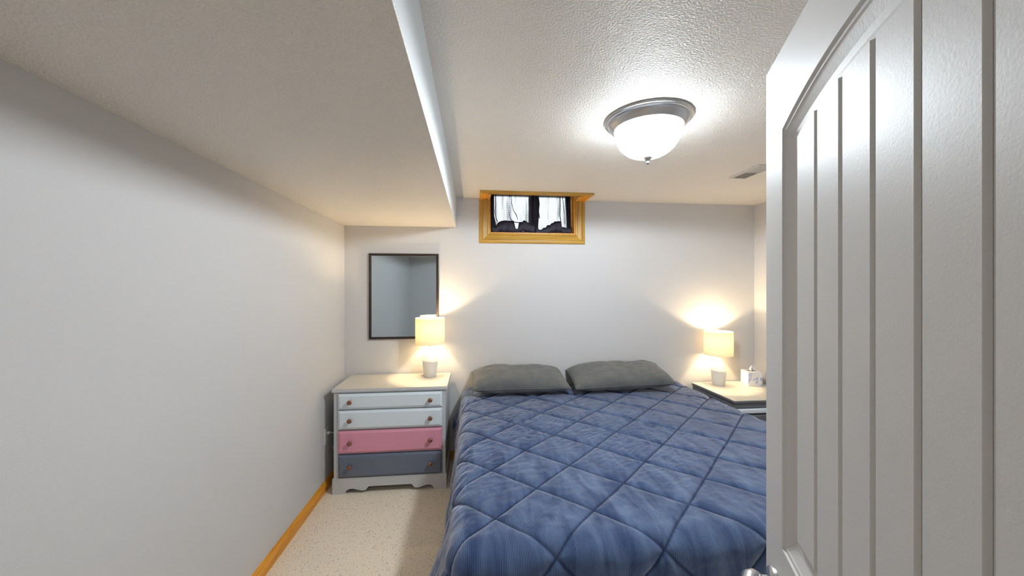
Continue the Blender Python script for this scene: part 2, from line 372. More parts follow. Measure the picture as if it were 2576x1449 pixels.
for x0, x1 in ((WX0+.045, (WX0+WX1)/2-.016), ((WX0+WX1)/2+.016, WX1-.045)):
    obj('pane', add_box(BM(), x0, x1, sy+.018, sy+.022, WZ0+.045, WZ1-.035), M['glass'], win)

# ------------------------------------------------------------------ curtains
def sheet(x0, x1, ztop, zbot, y, amp, nf, ph, nx=60, nz=24, topf=None, botf=None, thick=0.0):
    """wavy cloth sheet hanging in the window"""
    b = BM(); g = []
    for j in range(nz+1):
        v = j/nz; row = []
        for i in range(nx+1):
            u = i/nx
            a0 = x0(v) if callable(x0) else x0; a1 = x1(v) if callable(x1) else x1
            x = a0+(a1-a0)*u
            zt = topf(u) if topf else ztop; zb = botf(u) if botf else zbot
            z = zt+(zb-zt)*v
            yy_ = y + amp*math.sin(u*nf*2*PI+ph+1.5*math.sin(v*2.2)) + amp*.5*noise.noise((u*9, v*4, ph))
            row.append(b.verts.new((x, yy_, z)))
        g.append(row)
    for j in range(nz):
        for i in range(nx): b.faces.new((g[j][i], g[j][i+1], g[j+1][i+1], g[j+1][i]))
    return b
def heap(b, pts, seg=10, ry=.016):
    """crumpled gathered cloth following a list of (x, zc, half-height)"""
    rings = []
    for k, (x, zc, h) in enumerate(pts):
        r = []
        for s in range(seg):
            a = 2*PI*s/seg; n = 1+.35*noise.noise((x*25, a*1.3, zc*20))
            r.append(b.verts.new((x + .004*math.sin(a*2+k), YB+.085+ry*math.cos(a)*n, zc+h*math.sin(a)*n)))
        rings.append(r)
    for p, q in zip(rings, rings[1:]):
        for s in range(seg): b.faces.new((p[s], p[(s+1)%seg], q[(s+1)%seg], q[s]))
    b.faces.new(rings[0]); b.faces.new(list(reversed(rings[-1])))
    return b
def interp(keys, n):
    out = []
    for i in range(n+1):
        x = keys[0][0]+(keys[-1][0]-keys[0][0])*i/n
        for a, c in zip(keys, keys[1:]):
            if x <= c[0]+1e-9:
                t = (x-a[0])/(c[0]-a[0]); t = t*t*(3-2*t); out.append((x,)+tuple(a[k]+(c[k]-a[k])*t for k in range(1, len(a)))); break
    return out
cy_ = YB+.10; ZT = WZ1-.02; ZB = WZ0+.012
c1 = thing('curtain', 'dark sheer curtain panel filling the left half of the basement window', 'curtain', (0,0,0))
obj('sheer_panel', sheet(.185, .560, ZT, ZB+.02, cy_+.02, .006, 4, .3), M['sheer'], c1, True)
obj('gathered_edge', sheet(lambda v: .157+.012*max(0,v-.55)/.45, lambda v: .196+.03*max(0,v-.6)/.4, ZT, ZB+.03, cy_-.012, .006, 3, 0, 24), M['navy'], c1, True)
obj('gathered_edge', sheet(.548, lambda v: .5877, ZT, ZB+.01, cy_-.012, .005, 3, 1, 24), M['navy'], c1, True)
b = BM(); heap(b, interp([(.172,2.135,.035),(.20,2.120,.028),(.25,2.150,.055),(.31,2.160,.058),(.385,2.150,.058),(.405,2.115,.022),(.418,2.115,.022),(.44,2.150,.050),(.49,2.168,.052),(.56,2.140,.045),(.584,2.13,.04)], 60)); obj('gathered_hem', b, M['navy'], c1, True)
b = BM()
add_tube(b, [(.352,cy_-.005,2.31),(.345,cy_-.008,2.27),(.352,cy_-.008,2.235),(.372,cy_-.008,2.212),(.40,cy_-.008,2.200),(.43,cy_-.008,2.198),(.47,cy_-.008,2.203)], [.001,.002,.003,.004,.004,.004,.003])
add_tube(b, [(.36,cy_-.005,2.48),(.365,cy_-.008,2.38),(.382,cy_-.008,2.31),(.41,cy_-.008,2.27),(.425,cy_-.008,2.22)], [.002,.003,.003,.004,.002])
add_tube(b, [(.208,cy_-.005,2.48),(.212,cy_-.005,2.36),(.203,cy_-.005,2.30),(.214,cy_-.005,2.24),(.23,cy_-.005,2.20)], .0035)
obj('fold', b, M['navy'], c1, True)
c2 = thing('curtain', 'dark sheer curtain panel filling the right half of the basement window', 'curtain', (0,0,0))
obj('sheer_panel', sheet(.62, .915, ZT, ZB+.02, cy_+.02, .006, 3, 2.0), M['sheer'], c2, True)
obj('gathered_edge', sheet(lambda v: .5850, lambda v: .612+.02*v+.01*math.sin(v*5), ZT, ZB+.01, cy_-.020, .005, 2, 2, 24), M['navy'], c2, True)
obj('gathered_edge', sheet(lambda v: .886+.022*v, lambda v: .940+.008*v, ZT, ZB+.01, cy_-.012, .009, 3, 1.4, 24), M['navy'], c2, True)
b = BM(); heap(b, interp([(.595,2.12,.035),(.64,2.108,.022),(.68,2.118,.032),(.72,2.130,.045),(.76,2.150,.048),(.80,2.165,.052),(.845,2.165,.050),(.855,2.125,.035),(.90,2.125,.032),(.945,2.125,.04)], 60)); obj('gathered_hem', b, M['navy'], c2, True)
b = BM()
add_tube(b, [(.835,cy_-.005,2.48),(.838,cy_-.005,2.36),(.836,cy_-.005,2.28),(.845,cy_-.005,2.22)], .0045)
obj('fold', b, M['navy'], c2, True); b = BM()
add_tube(b, [(.62,cy_-.01,2.48),(.632,cy_-.01,2.38),(.625,cy_-.01,2.31),(.635,cy_-.01,2.24)], .0045)
obj('fold', b, M['navy'], c2, True); b = BM()
add_tube(b, [(.86,cy_-.005,2.48),(.872,cy_-.005,2.36),(.885,cy_-.005,2.28),(.885,cy_-.005,2.19)], .003)
obj('fold', b, M['navy'], c2, True)

# ------------------------------------------------------------------ door (moulded two-panel plank door)
DW, DT, DZ0, DZ1 = 0.784, 0.035, 0.012, 2.040
dr = struct_empty('door_1', (0.297, 0.046, 0), math.atan2(.896, .444))   # local x: hinge -> latch, local y+: towards the room's left
G = [.6340, .5533, .4720, .3933, .3140, .2333, .150]      # groove positions from the latch edge (x = DW - u)
def outline(x0, x1, z0, z1, rise, n=28):
    pts = [(x0, z0), (x1, z0)]
    for i in range(n+1):
        t = i/n; pts.append((x1+(x0-x1)*t, z1+rise*(1-(2*t-1)**2)))
    return pts
OX0, OX1 = DW-.682, DW-.102
def rect_inset(kind, d):
    """panel outline inset by d (0 = outer edge of the moulding)"""
    f = d/.050
    if kind == 'top': return outline(OX0+d, OX1-d, 1.060+d, 1.880-.036*f, .045-.017*f)
    return outline(OX0+d, OX1-d, .22+d, .90-d, 0)
prof = [(0,0),(.003,-.0035),(.009,-.0035),(.012,-.0055),(.030,-.0115),(.040,-.013),(.050,-.0115)]
b = BM()
def face(pts): b.faces.new([b.verts.new((x, y, z)) for x, y, z in pts])
face([(0,0,DZ0),(OX0,0,DZ0),(OX0,0,DZ1),(0,0,DZ1)]); face([(OX1,0,DZ0),(DW,0,DZ0),(DW,0,DZ1),(OX1,0,DZ1)])
face([(OX0,0,DZ0),(OX1,0,DZ0),(OX1,0,.22),(OX0,0,.22)]); face([(OX0,0,.90),(OX1,0,.90),(OX1,0,1.06),(OX0,0,1.06)])
top = rect_inset('top', 0)[2:]
for p, q in zip(top, top[1:]): face([(p[0],0,p[1]),(q[0],0,q[1]),(q[0],0,DZ1),(p[0],0,DZ1)])
for kind in ('top', 'bottom'):
    rings = [[b.verts.new((x, dy, z)) for x, z in rect_inset(kind, d)] for d, dy in prof]
    for A, B in zip(rings, rings[1:]):
        n = len(A)
        for i in range(n): b.faces.new((A[i], A[(i+1)%n], B[(i+1)%n], B[i]))
    b.faces.new([b.verts.new((v.co.x, -.0125, v.co.z)) for v in rings[-1]])
# edges and back
face([(0,-DT,DZ0),(0,-DT,DZ1),(DW,-DT,DZ1),(DW,-DT,DZ0)]); face([(0,0,DZ1),(DW,0,DZ1),(DW,-DT,DZ1),(0,-DT,DZ1)])
face([(0,0,DZ0),(0,-DT,DZ0),(DW,-DT,DZ0),(DW,0,DZ0)]); face([(DW,0,DZ0),(DW,-DT,DZ0),(DW,-DT,DZ1),(DW,0,DZ1)]); face([(0,0,DZ0),(0,0,DZ1),(0,-DT,DZ1),(0,-DT,DZ0)])
bmesh.ops.remove_doubles(b, verts=b.verts, dist=1e-5)
obj('door_slab', b, M['door'], dr)
def arch_z(x):
    x0, x1 = OX0+.05, OX1-.05; t = (x-x0)/(x1-x0); return 1.844+.028*(1-(2*t-1)**2)
for kind in ('top', 'bottom'):
    for a, c in zip(G[:-1], G[1:]):     # a > c in u, so x0 = DW-a < x1 = DW-c
        x0, x1 = DW-a, DW-c; z0 = 1.112 if kind == 'top' else .272
        g = .0035; b = BM(); n = 6
        lo, hi = [], []
        for i in range(n+1):
            x = x0+g+(x1-x0-2*g)*i/n; lo.append(x); hi.append(arch_z(x) if kind == 'top' else .848)
        # raised plank with chamfered long edges
        secs = [(-.0122, 0), (-.0075, .0028)]
        loops = []
        for y, ins in secs:
            L_ = [(lo[0]+ins, y, z0+ins*.3), (lo[-1]-ins, y, z0+ins*.3)]
            for x, z in reversed(list(zip(lo, hi))): L_.append((min(max(x, lo[0]+ins), lo[-1]-ins), y, z-ins*.3))
            loops.append([b.verts.new(p) for p in L_])
        m = len(loops[0])
        for i in range(m): b.faces.new((loops[0][i], loops[0][(i+1)%m], loops[1][(i+1)%m], loops[1][i]))
        b.faces.new(loops[1])
        obj('plank', b, M['door'], dr)
# lever handle
hx, hz = DW-.0665, .963
def lathe_y(b, prof, cx, cz, seg=32):
    """rings about an axis along +y; prof = (r, y)"""
    rings = []
    for r, y in prof:
        rings.append([b.verts.new((cx+r*math.cos(2*PI*i/seg), y, cz+r*math.sin(2*PI*i/seg))) for i in range(seg)] if r > 1e-6 else [b.verts.new((cx, y, cz))])
    for A, B in zip(rings, rings[1:]):
        for i in range(seg):
            j = (i+1) % seg
            if len(B) == 1: b.faces.new((A[i], A[j], B[0]))
            elif len(A) == 1: b.faces.new((A[0], B[j], B[i]))
            else: b.faces.new((A[i], A[j], B[j], B[i]))
    return b
hd = obj('door_handle', lathe_y(BM(), [(0.0325,0.0002),(0.0325,.006),(.030,.010),(.022,.0135),(.0135,.0145),(.0125,.024),(.013,.026)], hx, hz), M['nickel'], dr, angle=40)
b = BM()
pts = [(hx,.024,hz),(hx,.030,hz),(hx,.038,hz+.001),(hx-.004,.045,hz+.001),(hx-.018,.050,hz),(hx-.045,.051,hz),(hx-.085,.048,hz-.002),(hx-.115,.044,hz-.004),(hx-.118,.043,hz-.004)]
add_tube(b, pts, [.012,.016,.0185,.0185,.016,.0125,.0105,.009,.004], 16)
obj('lever', b, M['nickel'], hd, True)
obj('latch_plate', add_box(BM(), DW, DW+.0012, -.030, -.005, .92, .99), M['nickel'], dr)
for z in (.25, 1.05, 1.85):
    obj('hinge', lathe_like := add_lathe(BM(), [(0,-.045),(.006,-.045),(.006,.045),(0,.045)], 12, (-.006, .0, z)), M['nickel'], dr, angle=40)

# ------------------------------------------------------------------ ceiling light
cl = thing('ceiling_light', 'round flush ceiling light with lit opal glass bowl and brushed nickel rim', 'ceiling light', (0.854, 1.726, ZC))
obj('rim', add_lathe(BM(), [(0.05,-.0008),(.207,-.0008),(.208,-.006),(.204,-.011),(.197,-.013),(.196,-.018),(.190,-.021),(.186,-.028),(.180,-.035),(.172,-.044),(.166,-.052),(.160,-.053),(.157,-.048),(.12,-.03),(.05,-.0008)], 72), M['nickel'], cl, angle=30)
bp_ = [(0.158,-.050)]
for i in range(1, 15):
    a = i/14*PI/2; bp_.append((.158*math.cos(a)**.85 if i < 14 else 0.0, -.050-.138*math.sin(a)))
obj('glass_bowl', add_lathe(BM(), bp_, 64), M['bowl'], cl, True)
obj('finial', add_lathe(BM(), [(0,-.184),(.019,-.185),(.0215,-.189),(.018,-.193),(.014,-.199),(.0095,-.204),(.0065,-.206),(.0065,-.208),(.0085,-.211),(.0085,-.216),(.005,-.221),(0,-.222)], 28), M['nickel'], cl, angle=50)

sl = bpy.data.lights.new('bulb_light', 'SPOT'); sl.energy = SPOT_W; sl.color = (.86,.94,1); sl.shadow_soft_size = .09; sl.spot_size = R(178); sl.spot_blend = .12
so_ = bpy.data.objects.new('bulb_light', sl); C.objects.link(so_); so_.parent = cl; so_.location = (0,0,-.10)

# ------------------------------------------------------------------ ceiling vent
vt = thing('ceiling_vent', 'small rectangular white air register on the ceiling near the door', 'vent', (1.976, 2.42, ZC))
b = BM(); hx_, hy_ = .070, .152
# bevelled flange ring
def ring(hx0, hy0, z): return [b.verts.new(p) for p in [(-hx0,-hy0,z),(hx0,-hy0,z),(hx0,hy0,z),(-hx0,hy0,z)]]
rs = [ring(hx_,hy_,-.0005), ring(hx_,hy_,-.003), ring(hx_-.010,hy_-.010,-.009), ring(.050,.130,-.009), ring(.050,.130,-.002)]
for A, B in zip(rs, rs[1:]):
    for i in range(4): b.faces.new((A[i], A[(i+1)%4], B[(i+1)%4], B[i]))
obj('flange', b, M['vent'], vt)
obj('backing', add_box(BM(), -.05,.05,-.13,.13,-.003,-.0012), M['vent_back'], vt)
obj('divider', add_box(BM(), -.05,.05,-.003,.003,-.0095,-.003), M['vent'], vt)
for half in (0, 1):
    for i in range(11):
        x = -.045+.009*i; b = BM()
        y0, y1 = (.004,.129) if half else (-.129,-.004); t = .003 if half else -.003
        add_prism(b, [(x-t,-.0092),(x-t+.0012,-.0092),(x+t+.0012,-.0035),(x+t,-.0035)], 'y', y0, y1)
        obj('slat', b, M['vent'], vt)
obj('lever', add_box(BM(), .036,.044,-.118,-.108,-.016,-.008,.001), M['vent'], vt)

# ------------------------------------------------------------------ mirror
mr_ = thing('wall_mirror', 'rectangular wall mirror in a thin black frame above the dresser', 'mirror', (-.6215, YB, 1.111))
mw, mh, mf = .3055, .769, .021
# four mitred frame members with a stepped profile
for (P, Q, u, v) in [((-mw,0),(mw,0),(1,1),(-1,1)), ((-mw,mh),(mw,mh),(1,-1),(-1,-1)), ((-mw,0),(-mw,mh),(1,1),(1,-1)), ((mw,0),(mw,mh),(-1,1),(-1,-1))]:
    b = BM(); pr = [(0,-.001),(0,-.020),(.003,-.022),(.012,-.020),(.014,-.016),(mf,-.013),(mf,-.001)]
    A = [b.verts.new((P[0]+u[0]*d, y, P[1]+u[1]*d)) for d, y in pr]; B = [b.verts.new((Q[0]+v[0]*d, y, Q[1]+v[1]*d)) for d, y in pr]
    n = len(pr)
    for i in range(n): b.faces.new((A[i], A[(i+1)%n], B[(i+1)%n], B[i]))
    b.faces.new(A); b.faces.new(B)
    obj('frame_rail', b, M['black_frame'], mr_)
obj('mirror_glass', add_box(BM(), -mw+mf-.004, mw-mf+.004, -.011, -.005, mf-.004, mh-mf+.004), M['mirror'], mr_)

# ------------------------------------------------------------------ dresser
def drawer(parent, x0, x1, z0, z1, yf, material, knobs, chamf=.013, depth=.30):
    """raised-field drawer front, yf is the frame face (front is -y)"""
    b = BM(); lo = []
    for ins, y in [(0,yf+.004),(0,yf-.010),(.002,yf-.012),(chamf,yf-.0165),(chamf+.0015,yf-.0195),(chamf+.003,yf-.020)]:
        lo.append([b.verts.new(p) for p in [(x0+ins,y,z0+ins),(x1-ins,y,z0+ins),(x1-ins,y,z1-ins),(x0+ins,y,z1-ins)]])
    for A, B in zip(lo, lo[1:]):
        for i in range(4): b.faces.new((A[i], A[(i+1)%4], B[(i+1)%4], B[i]))
    b.faces.new(lo[-1]); b.faces.new(list(reversed(lo[0])))
    d = obj('drawer', b, material, parent)
    for kx in knobs:
        kb = BM(); rings = []
        lathe_y(kb, [(.0085,0),(.007,-.006),(.0075,-.012),(.014,-.016),(.0175,-.020),(.0175,-.024),(.014,-.0285),(.007,-.031),(0,-.0315)], 0, 0, 24)
        k = obj('knob', kb, M['knob'], d, angle=60); k.location = (kx, yf-.020, (z0+z1)/2)
    return d

dx0, dx1, dyf, dyb, dh = -1.066, -.210, 2.915, 3.375, .800
ds = thing('dresser', 'small grey painted dresser with two pale, one pink and one slate drawer', 'dresser', ((dx0+dx1)/2, dyf, 0))
hw = (dx1-dx0)/2; D = dyb-dyf
b = BM()
add_box(b, -hw+.008, -hw+.026, .008, D, .02, .772); add_box(b, hw-.026, hw-.008, .008, D, .02, .772)
add_box(b, -hw+.026, hw-.026, D-.01, D, .06, .772)
for z0, z1 in ((.752,.772),(.625,.648),(.480,.500),(.298,.316),(.105,.130)): add_box(b, -hw+.026, hw-.026, .008, D-.01, z0, z1)
obj('carcass', b, M['grey_paint'], ds)
obj('stile', add_box(BM(), -hw+.008, -hw+.042, .002, .010, .10, .773, .001, 1), M['grey_paint'], ds)
obj('stile', add_box(BM(), hw-.036, hw-.008, .002, .010, .10, .773, .001, 1), M['grey_paint'], ds)
b = BM(); add_box(b, -hw-.006, hw+.008, -.012, D, .772, .797, .008, 3); obj('top_moulding', b, M['grey_paint'], ds)
b = BM(); add_box(b, -hw-.003, hw+.005, -.009, D-.001, .7965, .8005, .001, 1); obj('top', b, M['cream_top'], ds)
# scalloped plinth
pl = [(-hw,0),(-hw,.114),(hw,.114),(hw,0)]
half = [(hw-.092,0),(hw-.096,.012),(hw-.104,.024),(hw-.116,.033),(hw-.134,.038),(hw-.155,.037),(hw-.178,.030),(hw-.205,.022),(hw-.228,.0195),(hw-.244,.023),(hw-.254,.032),(hw-.262,.044),(hw-.270,.050)]
pl += half + [(-x, z) for x, z in reversed(half)]
b = BM(); add_prism(b, pl, 'y', -.006, .012); obj('plinth', b, M['grey_paint'], ds)
b = BM(); add_box(b, -hw, hw, -.006, .004, .1135, .1205, .003, 2); obj('plinth_moulding', b, M['grey_paint'], ds)
b = BM(); add_box(b, -hw, -hw+.015, .012, D, 0, .114); obj('side_plinth', b, M['grey_paint'], ds)
b = BM(); add_box(b, hw-.015, hw, .012, D, 0, .114); obj('side_plinth', b, M['grey_paint'], ds)
kx = (-.294, .305)
for z0, z1, mm in ((.646,.762,'pale_drawer'),(.494,.634,'pale_drawer'),(.310,.479,'pink_drawer'),(.128,.297,'dark_drawer')):
    d = drawer(ds, -hw+.044, hw-.034, z0, z1, .002, M[mm], kx)
    d['label'] = {'pale_drawer':'pale grey-blue drawer','pink_drawer':'pink drawer','dark_drawer':'dark slate drawer'}[mm]

# ------------------------------------------------------------------ nightstand
nx0, nx1, nyf, nyb = 2.118, 2.775, 2.785, 3.375
ns = thing('nightstand', 'nightstand with cream top and dark grey moulded edge right of the bed', 'nightstand', ((nx0+nx1)/2, nyf, 0))
hw = (nx1-nx0)/2; D = nyb-nyf
obj('top', add_box(BM(), -hw, hw, 0, D, .640, .649, .002, 2), M['cream_top'], ns)
b = BM(); add_box(b, -hw+.001, hw-.001, .001, D, .622, .640, .006, 3); add_box(b, -hw+.012, hw-.012, .012, D, .600, .624, .004); add_box(b, -hw+.008, hw-.008, .008, D, .580, .601, .006, 3)
obj('top_moulding', b, M['edge_grey'], ns)
b = BM(); add_box(b, -hw+.02, -hw+.04, .02, D, .03, .585); add_box(b, hw-.04, hw-.02, .02, D, .03, .585)
add_box(b, -hw+.04, hw-.04, D-.012, D, .03, .585); add_box(b, -hw+.04, hw-.04, .02, D-.012, .03, .06)
for z in (.38, .21): add_box(b, -hw+.04, hw-.04, .02, D-.012, z, z+.012)
obj('carcass', b, M['edge_grey'], ns)
b = BM(); add_box(b, -hw+.012, hw-.012, .012, .03, 0, .055, .003); add_box(b, -hw+.012, -hw+.03, .03, D, 0, .055); add_box(b, hw-.03, hw-.012, .03, D, 0, .055); obj('plinth', b, M['edge_grey'], ns)
for z0, z1, mm in ((.535,.577,'pale_drawer'),(.40,.525,'edge_grey'),(.23,.385,'edge_grey'),(.066,.215,'edge_grey')):
    drawer(ns, -hw+.03, hw-.03, z0, z1, .020, M[mm], (-.18, .18) if mm != 'pale_drawer' else (), .008)

# ------------------------------------------------------------------ table lamps
def make_lamp(label, loc, rz):
    t = thing('table_lamp', label, 'lamp', loc, rz, 'matching bedside lamps')
    # faceted two-part base: lower cup and upper cone meet in a tilted plane
    seg = 40; tilt = .085
    def zc(x): return .136 - tilt*x
    b = BM(); rings = []
    for r0, f in [(0.0,0),(.052,0),(.0545,.03),(.060,.5),(.0665,1.0)]:
        rg = []
        for i in range(seg):
            a = 2*PI*i/seg; x = r0*math.cos(a); y = r0*math.sin(a); rg.append(b.verts.new((x, y, .001+f*(zc(x)-.001))))
        rings.append(rg)
    for A, B in zip(rings[1:], rings[2:]):
        for i in range(seg): b.faces.new((A[i], A[(i+1)%seg], B[(i+1)%seg], B[i]))
    b.faces.new(rings[1]); b.faces.new(rings[-1])
    for v in rings[0]: b.verts.remove(v)
    obj('base', b, M['ceramic_b'], t, angle=40)
    b = BM(); A = None
    for r0, f in [(.0662,0),(.064,.06),(.045,.40),(.026,.75),(.016,.95),(.013,1.0)]:
        rg = []
        for i in range(seg):
            a = 2*PI*i/seg; x = r0*math.cos(a); y = r0*math.sin(a); z = zc(x)+.0005; rg.append(b.verts.new((x, y, z+(.262-z)*f)))
        if A: 
            for i in range(seg): b.faces.new((A[i], A[(i+1)%seg], rg[(i+1)%seg], rg[i]))
        else: b.faces.new(rg)
        A = rg
    b.faces.new(A)
    obj('neck', b, M['ceramic'], t, angle=50)
    obj('socket', add_lathe(BM(), [(0,.262),(.011,.262),(.011,.275),(.014,.277),(.014,.315),(0,.315)], 20), M['brass'], t, angle=40)
    obj('bulb', add_lathe(BM(), [(0,.315),(.012,.315),(.014,.325),(.024,.345),(.027,.365),(.020,.385),(.0,.393)], 20), bulb_m, t, True)
    b = BM(); add_lathe(b, [(.1245,.286),(.125,.285),(.125,.508),(.1245,.509),(.1235,.508),(.1235,.286),(.1245,.286)], 64)
    obj('lamp_shade', b, M['shade'], t, angle=60)
    b = BM()
    for k in range(3):
        a = k*2*PI/3+.4; add_tube(b, [(.014*math.cos(a),.014*math.sin(a),.300),(.1235*math.cos(a),.1235*math.sin(a),.290)], .0012, 6)
    obj('shade_ring', b, M['brass'], t)
    L_ = bpy.data.lights.new('bulb_light', 'POINT'); L_.energy = LAMP_W; L_.color = (1, .76, .46); L_.shadow_soft_size = .016
    lo = bpy.data.objects.new('bulb_light', L_); C.objects.link(lo); lo.parent = t; lo.location = (0,0,.440)
    return t
bulb_m = mat('frosted_bulb', (.9,.88,.8), .4); bb = bulb_m.node_tree.nodes['Principled BSDF']
bb.inputs['Emission Color'].default_value = (1,.82,.58,1); bb.inputs['Emission Strength'].default_value = 3
l1 = make_lamp('white ceramic table lamp with lit drum shade standing on the dresser', (-.376, 3.252, .8008), 0)
l2 = make_lamp('white ceramic table lamp with lit drum shade on the nightstand by the tissue box', (2.318, 3.262, .6493), R(-8))
def cord(parent, pts, r=.0022):
    b = BM(); add_tube(b, pts, r, 6); return obj('cord', b, M['white_plastic'], parent, True)
cord(l1, [(-.05,.01,.004),(-.07,.03,.003),(-.075,.06,.003),(-.06,.09,.003),(-.055,.118,.003)])
cord(l2, [(-.05,.02,.004),(-.08,.05,.003),(-.12,.06,.003),(-.14,.085,.003),(-.13,.108,.003)])

# ------------------------------------------------------------------ tissue box
tb = thing('tissue_box', 'cube tissue box with pale blue floral print on the nightstand', 'tissue box', (2.637, 3.238, .6494), R(-9))
s = .0640
b = BM(); add_box(b, -s, s, -s, s, 0, .132, .002, 2); obj('carton', b, M['tbox'], tb)
b = BM(); add_prism(b, [(.042*math.cos(2*PI*i/24), .022*math.sin(2*PI*i/24)) for i in range(24)], 'z', .1318, .1326); obj('opening', b, M['dark_slot'], tb)
b = BM(); rows = []
for j in range(8):
    v = j/7; row = []
    for i in range(17):
        u = i/16; wd = (1-v)**.8*.034+.003
        row.append(b.verts.new(((u-.5)*2*wd + .008*v, .010*math.sin(u*11+v*2)*(1-v*.6), .128+.062*v*(1-.25*abs(u-.5)))))
    rows.append(row)
for A, B in zip(rows, rows[1:]):
    for i in range(16): b.faces.new((A[i], A[i+1], B[i+1], B[i]))
tp = obj('tissue', b, M['tissue'], tb, True); so = tp.modifiers.new('s', 'SOLIDIFY'); so.thickness = .0008

# ------------------------------------------------------------------ bed, comforter, pillows
BX0, BX1, BY0, BY1, BZ = -.055, 1.985, 1.285, 3.37, .655
bed = thing('bed', 'king size bed with mattress and dark base under the blue comforter', 'bed', ((BX0+BX1)/2, BY0, 0))
hw = (BX1-BX0)/2; D = BY1-BY0
obj('mattress', add_box(BM(), -hw+.03, hw-.03, .03, D, .36, .625, .05, 4), M['mattress'], bed, angle=40)
obj('box_spring', add_box(BM(), -hw+.03, hw-.03, .03, D, .14, .36, .01), M['base_dark'], bed)
for sx in (-1, 1):
    for yy in (.12, D-.12):
        obj('leg', add_lathe(BM(), [(0,0),(.02,0),(.026,.14),(0,.14)], 16, (sx*(hw-.14), yy, 0)), M['base_dark'], bed, angle=40)

def comforter():
    OL, OR, OF = .40, .42, .56
    a0, a1, b0, b1 = BX0-OL, BX1+OR, BY0-OF, BY1-.005
    nx, ny = 520, 470
    ri = .085                                   # rounded shoulder
    ix0, ix1, iy0 = BX0+ri*.6, BX1-ri*.6, BY0+ri*.6
    verts, uvs, seam = [], [], []
    def pos(a, c):
        px = min(max(a, ix0), ix1); py = max(c, iy0)
        vx, vy = a-px, c-py; d = math.hypot(vx, vy)
        if d < 1e-9: return Vector((a, c, BZ)), Vector((0,0,1))
        nx_, ny_ = vx/d, vy/d
        corner = abs(2*nx_*ny_)                 # 1 at the 45 degree diagonal of a corner
        arc = ri*PI/2
        if d < arc:
            th = d/ri; h = ri*math.sin(th); dz = ri*(1-math.cos(th)); nn = Vector((nx_*math.sin(th), ny_*math.sin(th), math.cos(th)))
        else:
            e = d-arc; side = abs(nx_) > .7
            flare = .12 + .76*corner
            h = ri + e*flare; dz = ri + e*math.sqrt(max(0, 1-flare*flare)); nn = Vector((nx_, ny_, flare)).normalized()
            # folds running down the hanging cloth
            run = c if side else a
            w_ = min(1, e/.18)
            f = .012*math.sin(run*17+1.1*math.sin(run*5)) + .009*math.sin(run*39+e*7) + .022*corner*math.sin(math.atan2(ny_, nx_)*18)
            h += f*w_
            if nx_ < -.7: q_ = min(1, max(0, (2.05-c)/.65)); h += .42*e*q_*q_*(1-.5*corner)
            if nx_ < -.7 and c > 3.08: h += .30*min(e,.2)*min(1,(c-3.08)/.15)
        z = BZ-dz
        if z < .012: h += (0.012-z)*.5; z = .012
        return Vector((px+nx_*h, py+ny_*h, z)), nn
    for j in range(ny+1):
        c = b0+(b1-b0)*j/ny
        for i in range(nx+1):
            a = a0+(a1-a0)*i/nx
            # hem is shorter near the head on the left
            aa = a
            p, n = pos(aa, c)
            u = (a-.085)/.405; v = (c-1.45)/.39
            wob = .018*noise.noise((a*3, c*3, 1.7))
            P = abs(math.sin(PI*(u+v+wob))); Q = abs(math.sin(PI*(u-v+wob)))
            puff = (min(P, Q))
            puff = 1-(1-min(1, puff*1.6))**3.2
            hgt = .013*puff
            # wrinkles within the cells, fading at the seams
            w1 = noise.noise((a*9+c*5, c*16-a*6, 3.1)); w2 = noise.noise((a*26+c*14, c*30-a*17, 8.3))
            k = .3+.7*puff
            pt = max(0, noise.noise((a*1.6, c*1.6, 7.7))+.18)
            w3 = 1-abs(noise.noise((a*7+c*9, c*20-a*15, 1.1)))*2.2
            hgt += k*(.0030*w1+.0018*w2+.009*pt*max(0, w3)**2)
            # needle puckers close to the stitch lines
            m_ = math.exp(-(min(P,Q)/.16)**2)
            hgt += .0007*m_*math.sin((a*1.3+c)*190)
            hgt += .010*noise.noise((a*2.2, c*2.2, .4))
            e = max(0, BX0-a)
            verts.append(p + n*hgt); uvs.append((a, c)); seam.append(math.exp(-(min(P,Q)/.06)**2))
    # bring the head-side left flap up a little, as if tucked short
    faces = []
    W = nx+1
    for j in range(ny):
        c = b0+(b1-b0)*j/ny
        lim = .30 + .12*min(1, max(0, (3.1-c)/1.2))
        for i in range(nx):
            a = a0+(a1-a0)*i/nx
            if BX0-a > lim: continue
            k = j*W+i; faces.append((k, k+1, k+W+1, k+W))
    me = bpy.data.meshes.new('comforter'); me.from_pydata(verts, [], faces)
    ul = me.uv_layers.new(name='UVMap')
    flat = []
    for l in me.loops: flat.extend(uvs[l.vertex_index])
    ul.data.foreach_set('uv', flat)
    at = me.attributes.new('seam', 'FLOAT', 'POINT'); at.data.foreach_set('value', seam)
    me.materials.append(M['quilt']); me.shade_smooth()
    bm_ = bmesh.new(); bm_.from_mesh(me); bmesh.ops.delete(bm_, geom=[v for v in bm_.verts if not v.link_faces], context='VERTS'); bm_.to_mesh(me); bm_.free()
    o = bpy.data.objects.new('comforter', me); C.objects.link(o)
    s_ = o.modifiers.new('s', 'SOLIDIFY'); s_.thickness = .010; s_.offset = -1
    return tag(o, 'blue corduroy comforter quilted in large diamonds spread over the bed', 'comforter')
comforter()

